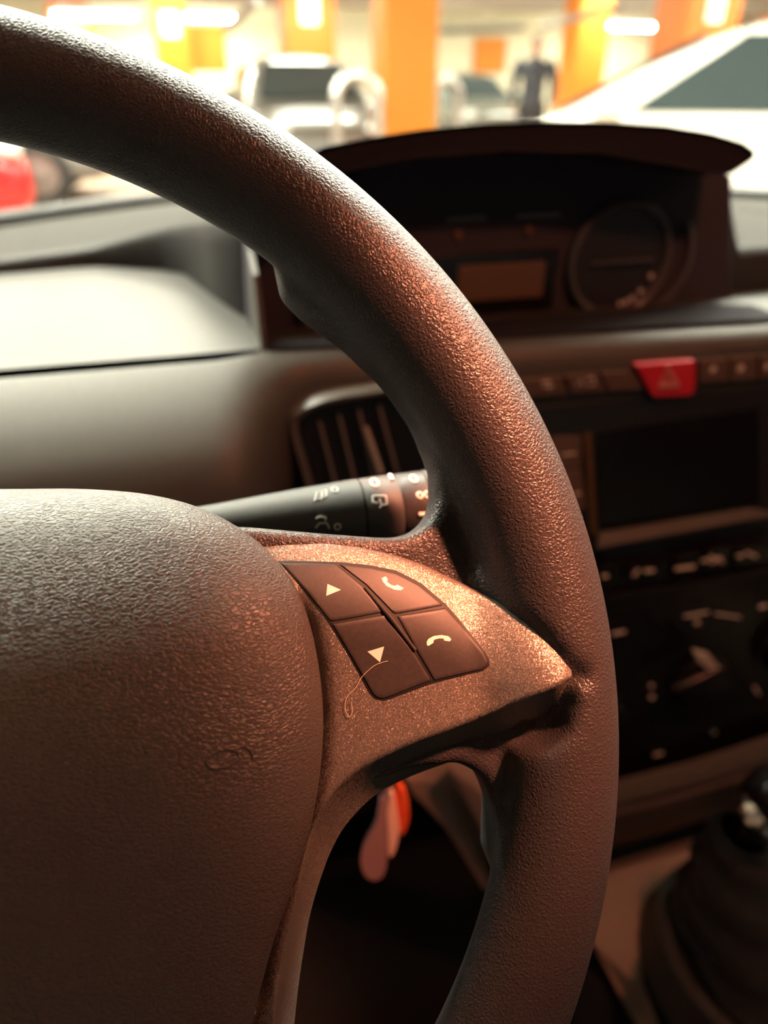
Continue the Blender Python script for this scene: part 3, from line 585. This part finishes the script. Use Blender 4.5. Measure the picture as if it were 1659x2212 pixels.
kf = thing('key_fob', 'mauve leather drop shaped key fob hanging under the spoke', 'key fob', W((61.3, 248.0, -396.8)))
dp = catmull([(63.4, 248.0, -335.0), (60.7, 248.0, -353.9), (53.6, 248.0, -369.9), (51.2, 248.0, -386.1), (54.3, 248.0, -400.8), (60.4, 248.0, -406.9), (65.6, 248.0, -402.1), (67.2, 248.0, -385.8), (66.6, 248.0, -360.1), (66.1, 248.0, -335.9)], 4, True)
mk('leather_tag', prism(dp, (1, 4, 0)), 'fob', kf, mm=True, bevel=.001)
mk('strap', tube([(65.3, 250.0, -340.1), (68.1, 250.0, -323.8), (70.6, 250.0, -306.3), (74.7, 254.0, -297.7)], 2.0, 8), 'fob', kf, mm=True)
ck = thing('key_charm', 'orange red and pale charm hanging beside the mauve fob', 'charm', W((75.7, 264.0, -412.3)))
mk('orange_half', prism(catmull([(77.5, 264.0, -347.7), (82.1, 264.0, -354.1), (85.2, 264.0, -371.0), (84.3, 264.0, -385.8), (80.3, 264.0, -393.3), (77.8, 264.0, -377.0), (75.3, 264.0, -355.1)], 4, True), (1, 5, 0)), 'charm', ck, mm=True, bevel=.001)
mk('pale_half', prism(catmull([(74.2, 262.0, -350.2), (77.2, 262.0, -369.9), (78.5, 262.0, -387.7), (75.7, 262.0, -405.6), (72.2, 262.0, -408.0), (71.6, 262.0, -389.6), (70.9, 262.0, -363.5)], 4, True), (1, 5, 0)), 'charmw', ck, mm=True, bevel=.001)
mk('cord', tube([(77.5, 264.0, -349.8), (80.1, 266.0, -331.2), (80.2, 262.0, -304.4)], 1.2, 8), 'charm', ck, mm=True)

# ---- wiper stalk
stk = thing('wiper_stalk', 'black wiper stalk with printed symbols behind the steering wheel', 'stalk', Wl(70, 46, -60))
A = Vector((62, 45.6, -62)); Bx = (Vector((157, 44.4, -60))-A).normalized()
def sloc(v): return M_W @ (Vector(v)*.001)
prof = [(-25, 7.5), (0, 8), (20, 9), (45, 10.8), (66, 12), (69, 12.1), (69.6, 11.6), (70.2, 12.1), (82, 12.3), (82.6, 11.8), (83.2, 12.3), (92, 12.4), (92.6, 11.8), (93.2, 12.5), (112, 12.6), (116, 11.8), (118, 8)]
def lathe_l(pr): return [M_W @ (v*.001) for v in lathe(pr, A, Bx, 48)[0]], lathe(pr, A, Bx, 48)[1]
mk('shaft', lathe_l(prof[:6]), 'stalk', stk, sharp=50)
mk('collar', lathe_l(prof[6:10]), 'stalk', stk, sharp=50)
mk('spacer_ring', lathe_l(prof[9:12]), 'dark', stk, sharp=50)
mk('end_collar', lathe_l(prof[11:]), 'stalk', stk, sharp=50)
def srad(s):
    for (a, r), (b, q) in zip(prof, prof[1:]):
        if a <= s <= b: return lerp(r, q, (s-a)/(b-a) if b > a else 0)
    return 12
eV = Vector((0, 1, 0)); eV = (eV-Bx*eV.dot(Bx)).normalized(); eW = Bx.cross(eV)
if eW.z < 0: eW = -eW
def on_stalk(p):
    q = Vector((p[0], p[1], -50))-A; s = q.dot(Bx); r = srad(s)+.06
    d = max(-.95, min(.95, q.dot(eV)/r)); a = math.asin(d)
    return sloc(A+Bx*s+r*(math.sin(a)*eV+math.cos(a)*eW))
def sicon(strokes, r=.35):
    mk('symbol', merge(*[tube([on_stalk(p) for p in (resample([Vector((*q, 0)) for q in s], 44) if len(s) > 1 else s)], r*.001, 6) for s in strokes]), 'print', stk)
def circ(c, rx, ry): return [(c[0]+rx*math.cos(2*PI*k/16), c[1]+ry*math.sin(2*PI*k/16)) for k in range(17)]
sicon([circ((136.00, 54.03), 1.3, 1.5)]); sicon([circ((149.88, 53.64), 1.2, 1.4)])
sicon([[(134.01, 49.30), (138.51, 48.73), (138.41, 45.85), (136.43, 45.78), (135.65, 44.92)], [(136.43, 45.78), (136.11, 48.07)], [(134.01, 49.30), (133.68, 47.10), (135.24, 46.58)]])
sicon([[(142.60, 56.30), (142.27, 54.07)]], .8)
sicon([circ((150.28, 47.40), .9, 1.0), circ((152.95, 47.23), .9, 1.0)], .45)
sicon([[(148.97, 40.92), (153.63, 40.62)]], .8)
sicon([[(114.26, 50.23), (115.62, 53.21), (118.87, 53.76), (118.51, 51.27), (114.96, 50.77)], [(116.47, 50.26), (117.53, 53.29)], circ((121.84, 53.38), 1.0, 1.0)], .25)
sicon([[(113.74, 44.32), (115.07, 44.78), (117.20, 44.18), (116.71, 42.98)], [(113.31, 41.24), (114.76, 42.61), (117.24, 42.28), (117.91, 40.30)], circ((120.65, 40.56), 1.0, 1.0)], .25)

# ---- dome lamp overhead (the warm light in the cabin)
dl = thing('dome_lamp', 'warm dome lamp on the roof lining', 'lamp', W((DOME_AT[0], DOME_AT[1]+10, 420)))
mk('base', box((DOME_AT[0]-45, DOME_AT[1]-30, 405), (DOME_AT[0]+45, DOME_AT[1]+45, 425)), 'liner', dl, mm=True, bevel=.006)
mk('lens', box((DOME_AT[0]-32, DOME_AT[1]-18, 396), (DOME_AT[0]+32, DOME_AT[1]+28, 405)), 'bulb', dl, mm=True, bevel=.004)
ld = bpy.data.lights.new('dome_light', 'SPOT'); ld.energy = DOME_W; ld.color = DOME_COL; ld.shadow_soft_size = .022; ld.spot_size = math.radians(DOME_ANGLE); ld.spot_blend = 1
lo = bpy.data.objects.new('dome_light', ld); C.objects.link(lo); lo.location = W(DOME_AT)
l2 = bpy.data.lights.new('dome_glow', 'POINT'); l2.energy = DOME_WIDE; l2.color = DOME_COL; l2.shadow_soft_size = .03
lo2 = bpy.data.objects.new('dome_glow', l2); C.objects.link(lo2); lo2.location = W((DOME_AT[0]+15, DOME_AT[1]+15, DOME_AT[2]-6))
lo.rotation_euler = (W(DOME_AIM)-W(DOME_AT)).to_track_quat('-Z', 'Y').to_euler()

# ================================================================== THE STEERING WHEEL (own frame, mm: x right, y up the wheel, z to the driver)
sw_ = thing('steering_wheel', 'black leather steering wheel with satin spoke and four buttons', 'steering wheel')
sw_.matrix_world = M_W; ORG[sw_] = Vector()
def wk(name, shape, m, parent=None, **kw): return mk(name, S(shape), m, parent or sw_, local=True, **kw)
# satin trim: strip between the upper edge T and the face edge E, with a flank down to B
T = [(42, -158), (46, -143), (52, -129), (60, -116), (64, -82), (70, -42), (74, -5), (78, 30), (84, 42.2), (90.04, 40.35), (99.74, 38.60), (109.51, 36.33), (119.35, 33.39), (127.94, 29.84), (135.28, 26.05), (141.34, 22.04), (147.60, 17.75), (151.90, 14.11), (155.93, 10.11), (159.91, 5.69), (163.07, 1.62), (165.90, -2.70), (167.60, -6.38)]
E_ = [(66, -155), (72, -131), (77, -106), (79.67, -82.29), (82.56, -71.13), (85.43, -62.70), (88.07, -55.29), (91.03, -47.30), (94.17, -39.85), (97.30, -34.31), (101.57, -29.30), (106.23, -25.97), (112.04, -23.41), (118.41, -21.63), (125.44, -20.06), (131.85, -19.07), (138.34, -17.94), (144.81, -16.58), (150.00, -14.73), (154.85, -12.87), (159.37, -11.40), (163.24, -10.35), (166.52, -9.40)]
Bq = [(70, -156), (76, -132), (80.5, -107), (84.04, -93.46), (87.22, -81.41), (90.02, -72.21), (92.59, -64.74), (96.21, -56.39), (100.00, -49.72), (104.05, -43.94), (108.82, -39.91), (114.64, -36.43), (120.98, -34.43), (128.01, -33.04), (135.07, -32.14), (141.23, -31.03), (147.42, -29.91), (153.28, -28.47), (157.98, -26.85), (161.50, -24.67), (164.24, -22.15), (166.24, -17.73), (167.51, -12.54)]
Bw = [-8, -12, -14, -14, -14, -14, -14, -13, -13, -12, -12, -12, -12, -12, -12, -11, -10, -8, -5, -1, 3, 8, 12]
Tc, Ec, Bc = catmull(T, 5), catmull(E_, 5), catmull([(*p, q) for p, q in zip(Bq, Bw)], 5)
def interp(pts, x):
    if x <= pts[0][0]: return pts[0][1]
    for (a, p), (b, q) in zip(pts, pts[1:]):
        if x <= b: return lerp(p, q, (x-a)/(b-a) if b > a else 0)
    return pts[-1][1]
TV = [(p.x, p.y) for p in Tc[40:]]; EV = [(p.x, p.y) for p in Ec[50:]]; BV = [(p.x, p.y) for p in Bc[60:]]; BWv = [(p.x, p.z) for p in Bc[60:]]
HUBU = [(-76, 75.5), (-60, 82), (-45, 89.5), (-33, 95), (-22, 98.6), (-10, 101.2), (2, 102.2), (14, 101.8), (24.5, 99.8)]
def wtop(u, v):                    # height of the satin face, rolling down towards its upper edge
    w_ = 3+(u-97)*.06
    t = max(0, min(1, (u-142)/23)); w_ += 9.5*t*t*(3-2*t)
    if -75 < v < 24 and u < 112:       # the groove where the face dives under the airbag cover
        d = u-interp(HUBU, v)
        if d < 4: w_ -= 5*(1-max(0, d)/4)**2*min(1, (24-v)/8)
    return w_-.012*(1-.6*max(0, min(1, (u-148)/24)))*max(0, 27-(interp(TV, max(u, 85))-v))**2
# rim with the leather spoke root grown into it
RM, RR = 169.6, 15.4
rows = []
for i in range(720):
    f = 2*PI*i/720; c, s_ = math.cos(f), math.sin(f); ring = []
    for a in [2*PI*q/64 for q in range(64)]:
        x, y, z = (RM+RR*math.cos(a))*c, (RM+RR*math.cos(a))*s_, RR*math.sin(a); ax_ = abs(x)
        if z > 0 and 140 < ax_ < 171.2 and interp(BV, ax_)+1 < y < interp(TV, ax_)+.4:      # the leather is recessed under the satin tip
            e = interp(EV, ax_)
            z = min(z, wtop(ax_, y)-1.5) if y > e else min(z, lerp(wtop(ax_, e)-2.2, interp(BWv, ax_), min(1, (e-y)/max(1, e-interp(BV, ax_)))))
        ring.append((x, y, z))
    rows.append(ring)
torus = grid(rows, True, True)
web = [(56, 42), (88, 43), (109, 38.2), (121, 35.6), (129, 34), (135.5, 34.5), (140.5, 37.5), (143.5, 43), (144.5, 52), (141, 66), (134, 79), (124, 91), (114, 100), (108, 107), (107, 122), (120, 120), (150, 80), (168, 30), (171, -10), (166, -45), (150, -80), (144, -58), (147, -44), (145, -36), (138, -30.5), (125, -29.5), (112, -30.5), (101, -35), (92, -44), (60, -46)]
webs = prism([(x, y, -19) for x, y in web], (0, 0, 15))
fr = []
for tp in Tc:                      # leather collar that hugs the upper edge of the satin tip
    if not 124 < tp.x < 171.5: continue
    f = max(0, min(1, (tp.x-124)/16)); wt = wtop(tp.x, tp.y)-1.0; dv = Vector((tp.x, tp.y+6, 0)).normalized()
    nv = Vector((.45, .9, 0)).normalized().lerp(dv, max(0, min(1, (tp.x-160)/10))).normalized()
    q = lambda o, z: (tp.x+nv.x*o, tp.y+nv.y*o, z)
    fr.append([q(-1.5, -14), q(-1.5, lerp(-5, wt-1.5, f)), q(.2, lerp(-5, wt, f)), q(3.5*f+.5, lerp(-5, wt-.6, f)), q(9*f+1, lerp(-8, wt-5, f)), q(9*f+1.5, -14)])
fill = grid(fr, False, True, True)
fb = []
for p in Bc:                       # and along its lower flank near the tip
    if not 148 < p.x < 172.5: continue
    f = max(0, min(1, (p.x-148)/8)); nv = Vector((.2, -1, 0)).normalized().lerp(Vector((1, -.45, 0)).normalized(), max(0, min(1, (p.x-166)/6))).normalized()
    q = lambda o, z: (p.x+nv.x*o, p.y+nv.y*o, z)
    fb.append([q(-2.5, -15), q(-2.5, p.z-3), q(0, p.z-.2), q(3*f+.5, p.z-.4), q(9*f+1, lerp(p.z-4, min(p.z, 8), .3)), q(9*f+1.5, -15)])
fill = merge(fill, grid(fb, False, True, True))
weblow = prism([(x, y, -16) for x, y in ((52, -50), (90, -52), (85, -64), (80, -80), (74, -102), (70, -130), (64, -168), (30, -172), (36, -120), (44, -80))], (0, 0, 12))
mir = lambda sh: ([Vector((-v.x, v.y, v.z)) for v in sh[0]], [q[::-1] for q in sh[1]])
rim = wk('rim', merge(torus, webs, fill, weblow, mir(webs), mir(weblow)), 'rim')
m_ = rim.modifiers.new('r', 'REMESH'); m_.mode = 'VOXEL'; m_.voxel_size = .0013; m_.use_smooth_shade = True
m_ = rim.modifiers.new('s', 'SMOOTH'); m_.factor = .5; m_.iterations = 22
cols = []
for ti, (tp, ep, bp_) in enumerate(zip(Tc, Ec, Bc)):
    d = (ep-tp); d.z = 0; Ld = max(d.length, .01); d /= Ld; ins = min(1.3, Ld*.2)
    col_ = []
    sink = 11*max(0, min(1, (45-ti)/8))
    P_ = lambda a: (lerp(tp.x, ep.x, a), lerp(tp.y, ep.y, a)); hh_ = lambda a, dz=0: (*P_(a), wtop(*P_(a))-sink*max(0, 1-a)**1.5+dz)
    we = wtop(ep.x, ep.y); a1 = ins/Ld
    col_ += [(*P_(-.02), -14), hh_(0, -1.4), hh_(a1*.3, -.5)]+[hh_(lerp(a1, 1-1.4*a1, q/32)) for q in range(33)]+[hh_(1-.6*a1, -.35), (ep.x, ep.y, we-1.2)]
    for q in (.12, .3, .55, .8, 1): col_.append((lerp(ep.x, bp_.x, q), lerp(ep.y, bp_.y, q), lerp(we-1.2, bp_.z, q)-.8*math.sin(PI*q)))
    cols.append(col_)
tr = wk('spoke_trim', grid(cols), 'trim', sharp=50)
wk('spoke_trim', mir(grid(cols)), 'trim', sharp=50)
# buttons
def pad(poly, off, th=1.4, edge=.35):
    pts = resample([Vector((*p, 0)) for p in poly+poly[:1]], 73)[:-1]; c = sum(pts, Vector())/len(pts); rows = []
    mean = sum((p-c).length for p in pts)/len(pts)
    for q in [.02]+[k/12 for k in range(1, 12)]: rows.append([c+(p-c)*q*(1-edge/mean) for p in pts])
    rows = [[(p.x, p.y, wtop(p.x, p.y)+off) for p in r] for r in rows]
    for ins, dz in ((edge, 0), (edge*.35, -edge*.25), (0, -edge), (0, -th)):
        r = [c+(p-c)*(1-ins/mean) for p in pts]; rows.append([(p.x, p.y, wtop(p.x, p.y)+off+dz) for p in r])
    return grid(rows, False, True, True)
above = pad
bz = [(96.14, 32.41), (103.96, 31.15), (112.27, 29.68), (120.49, 27.59), (127.60, 25.02), (133.52, 20.71), (139.33, 13.80), (143.62, 6.46), (146.43, 0.95), (147.51, -2.33), (146.79, -3.70), (145.03, -4.45), (131.39, -5.35), (118.23, -7.66), (116.09, -7.16), (114.61, -5.58), (110.63, 4.97), (106.46, 14.66), (101.40, 23.84)]
wk('button_bezel', pad(bz, .10, .8, .1), 'gap')
B1 = wk('volume_up_button', above([(96.98, 31.55), (103.85, 30.54), (111.27, 29.20), (117.06, 22.40), (121.15, 15.07), (113.98, 14.90), (107.11, 14.92), (101.99, 23.74)], .45), 'button')
B2 = wk('call_button', above([(112.26, 29.05), (120.34, 26.98), (126.91, 24.49), (132.72, 20.34), (138.15, 14.13), (131.04, 14.07), (124.14, 14.10), (118.06, 22.86)], .45), 'button')
B3 = wk('volume_down_button', above([(107.47, 14.14), (114.48, 14.22), (121.62, 14.27), (127.46, 3.62), (130.90, -4.41), (118.10, -6.91), (116.54, -6.64), (115.38, -5.35), (111.05, 5.38)], .45), 'button')
B4 = wk('hang_up_button', above([(124.77, 13.40), (131.54, 13.38), (138.61, 13.31), (142.91, 6.33), (145.98, 0.52), (146.74, -2.12), (146.20, -3.14), (144.65, -3.91), (131.88, -4.58), (128.56, 3.44)], .45), 'button')
wk('button_divider', merge(tube([(*(117.51, 22.09), wtop(112, 23)+.5), (*(122.72, 13.37), wtop(119, 13)+.75), (*(127.90, 4.03), wtop(127, 3)+.6)], [.5, .62, .5], 10)), 'button')
def flat(poly):
    p = resample([Vector((*q, 0)) for q in poly+poly[:1]], 49)[:-1]
    return prism([(q.x, q.y, wtop(q.x, q.y)+.35) for q in p], (0, 0, .16))
def icon(par, poly): wk('symbol', flat(poly), 'icon', par)
icon(B1, [(107.90, 24.53), (111.14, 22.46), (107.00, 21.53)])
icon(B3, [(115.38, 5.75), (119.90, 6.33), (118.23, 2.49)])
icon(B2, [(122.65, 23.77), (123.86, 24.11), (124.29, 23.15), (123.85, 22.75), (124.61, 21.79), (125.80, 21.19), (126.45, 21.51), (128.10, 20.31), (127.19, 19.83), (125.36, 20.32), (123.55, 21.54), (122.76, 22.86)])
icon(B4, [(131.30, 5.64), (131.86, 6.32), (133.48, 6.81), (135.67, 6.70), (137.49, 6.08), (138.13, 5.15), (137.58, 4.68), (136.02, 5.20), (136.12, 5.70), (134.85, 5.97), (133.29, 5.82), (133.04, 5.09), (131.42, 4.50), (131.22, 4.89)])
# airbag cover
hubo = [(0, 63), (18, 62.4), (34, 60.6), (50, 58.4), (66, 54.6), (79, 48.8), (89, 41), (95.5, 33), (99.8, 24.5), (101.8, 14), (102.2, 2), (101.2, -10), (98.6, -22), (95, -33), (89.5, -45), (82, -60), (75.5, -76), (68, -95), (58, -110), (40, -119), (18, -123), (0, -124)]
hubo = hubo+[(-x, y) for x, y in hubo[-2:0:-1]]
ho = catmull(hubo, 5, True)
HC = Vector((0, -18, 0))
def hubw(u, v, q): return 7.5*(1-q**2.4)+11*(1-q**9)**.5+7.0-.0040*max(0, v+12)**2-.0012*max(0, -v-12)**2
hr = []
for q in [.02, .08, .15, .22, .3, .38, .46, .54, .62, .69, .75, .8, .85, .89, .92, .945, .96, .972, .982, .989, .994, .998, 1.0]:
    hr.append([(HC.x+(p.x-HC.x)*q, HC.y+(p.y-HC.y)*q, hubw(HC.x+(p.x-HC.x)*q, HC.y+(p.y-HC.y)*q, q)) for p in ho])
hr.append([(HC.x+(p.x-HC.x)*.998, HC.y+(p.y-HC.y)*.998, -14-.004*max(0, p.y)**2*.5) for p in ho])
ab = wk('airbag_cover', grid(hr, False, True, True), 'hub', sharp=75)
def hub_at(u, v):
    d = Vector((u, v, 0))-HC; best = 1
    a0 = math.atan2(d.y, d.x); bestd = 9
    for p in ho:
        e = p-HC; da = abs((math.atan2(e.y, e.x)-a0+PI) % (2*PI)-PI)
        if da < bestd: bestd = da; best = d.length/e.length
    return hubw(u, v, min(best, .999))
def emboss(pts, r): return tube([(u, v, hub_at(u, v)+.0) for u, v in [(p.x, p.y) for p in catmull(pts, 6)]], r, 8)
gc = (76.55, -9.65)
wk('embossed_letter', merge(emboss([(gc[0]+3.6*math.cos(a), gc[1]+1.9*math.sin(a)) for a in [2*PI*k/12 for k in range(13)]], .32),
   emboss([(79.17, -8.25), (81.33, -8.03), (82.75, -9.40), (83.05, -11.18)], .32)), 'hub', ab)
# hair on the spoke
hp_ = [(120.33, 2.50), (118.19, 2.25), (116.27, 1.73), (113.17, -0.27), (110.97, -2.90), (108.37, -4.96), (107.59, -7.93), (108.40, -9.86), (109.29, -8.71), (109.40, -6.22)]
hh = catmull(hp_, 6)
tag(mk('hair_strand', tube([M_W @ Vector((p.x/1000, p.y/1000, (wtop(p.x, p.y)+.66)/1000)) for p in hh], .00007, 6), 'hair'), 'fine blond hair curled on the steering wheel spoke', 'hair')
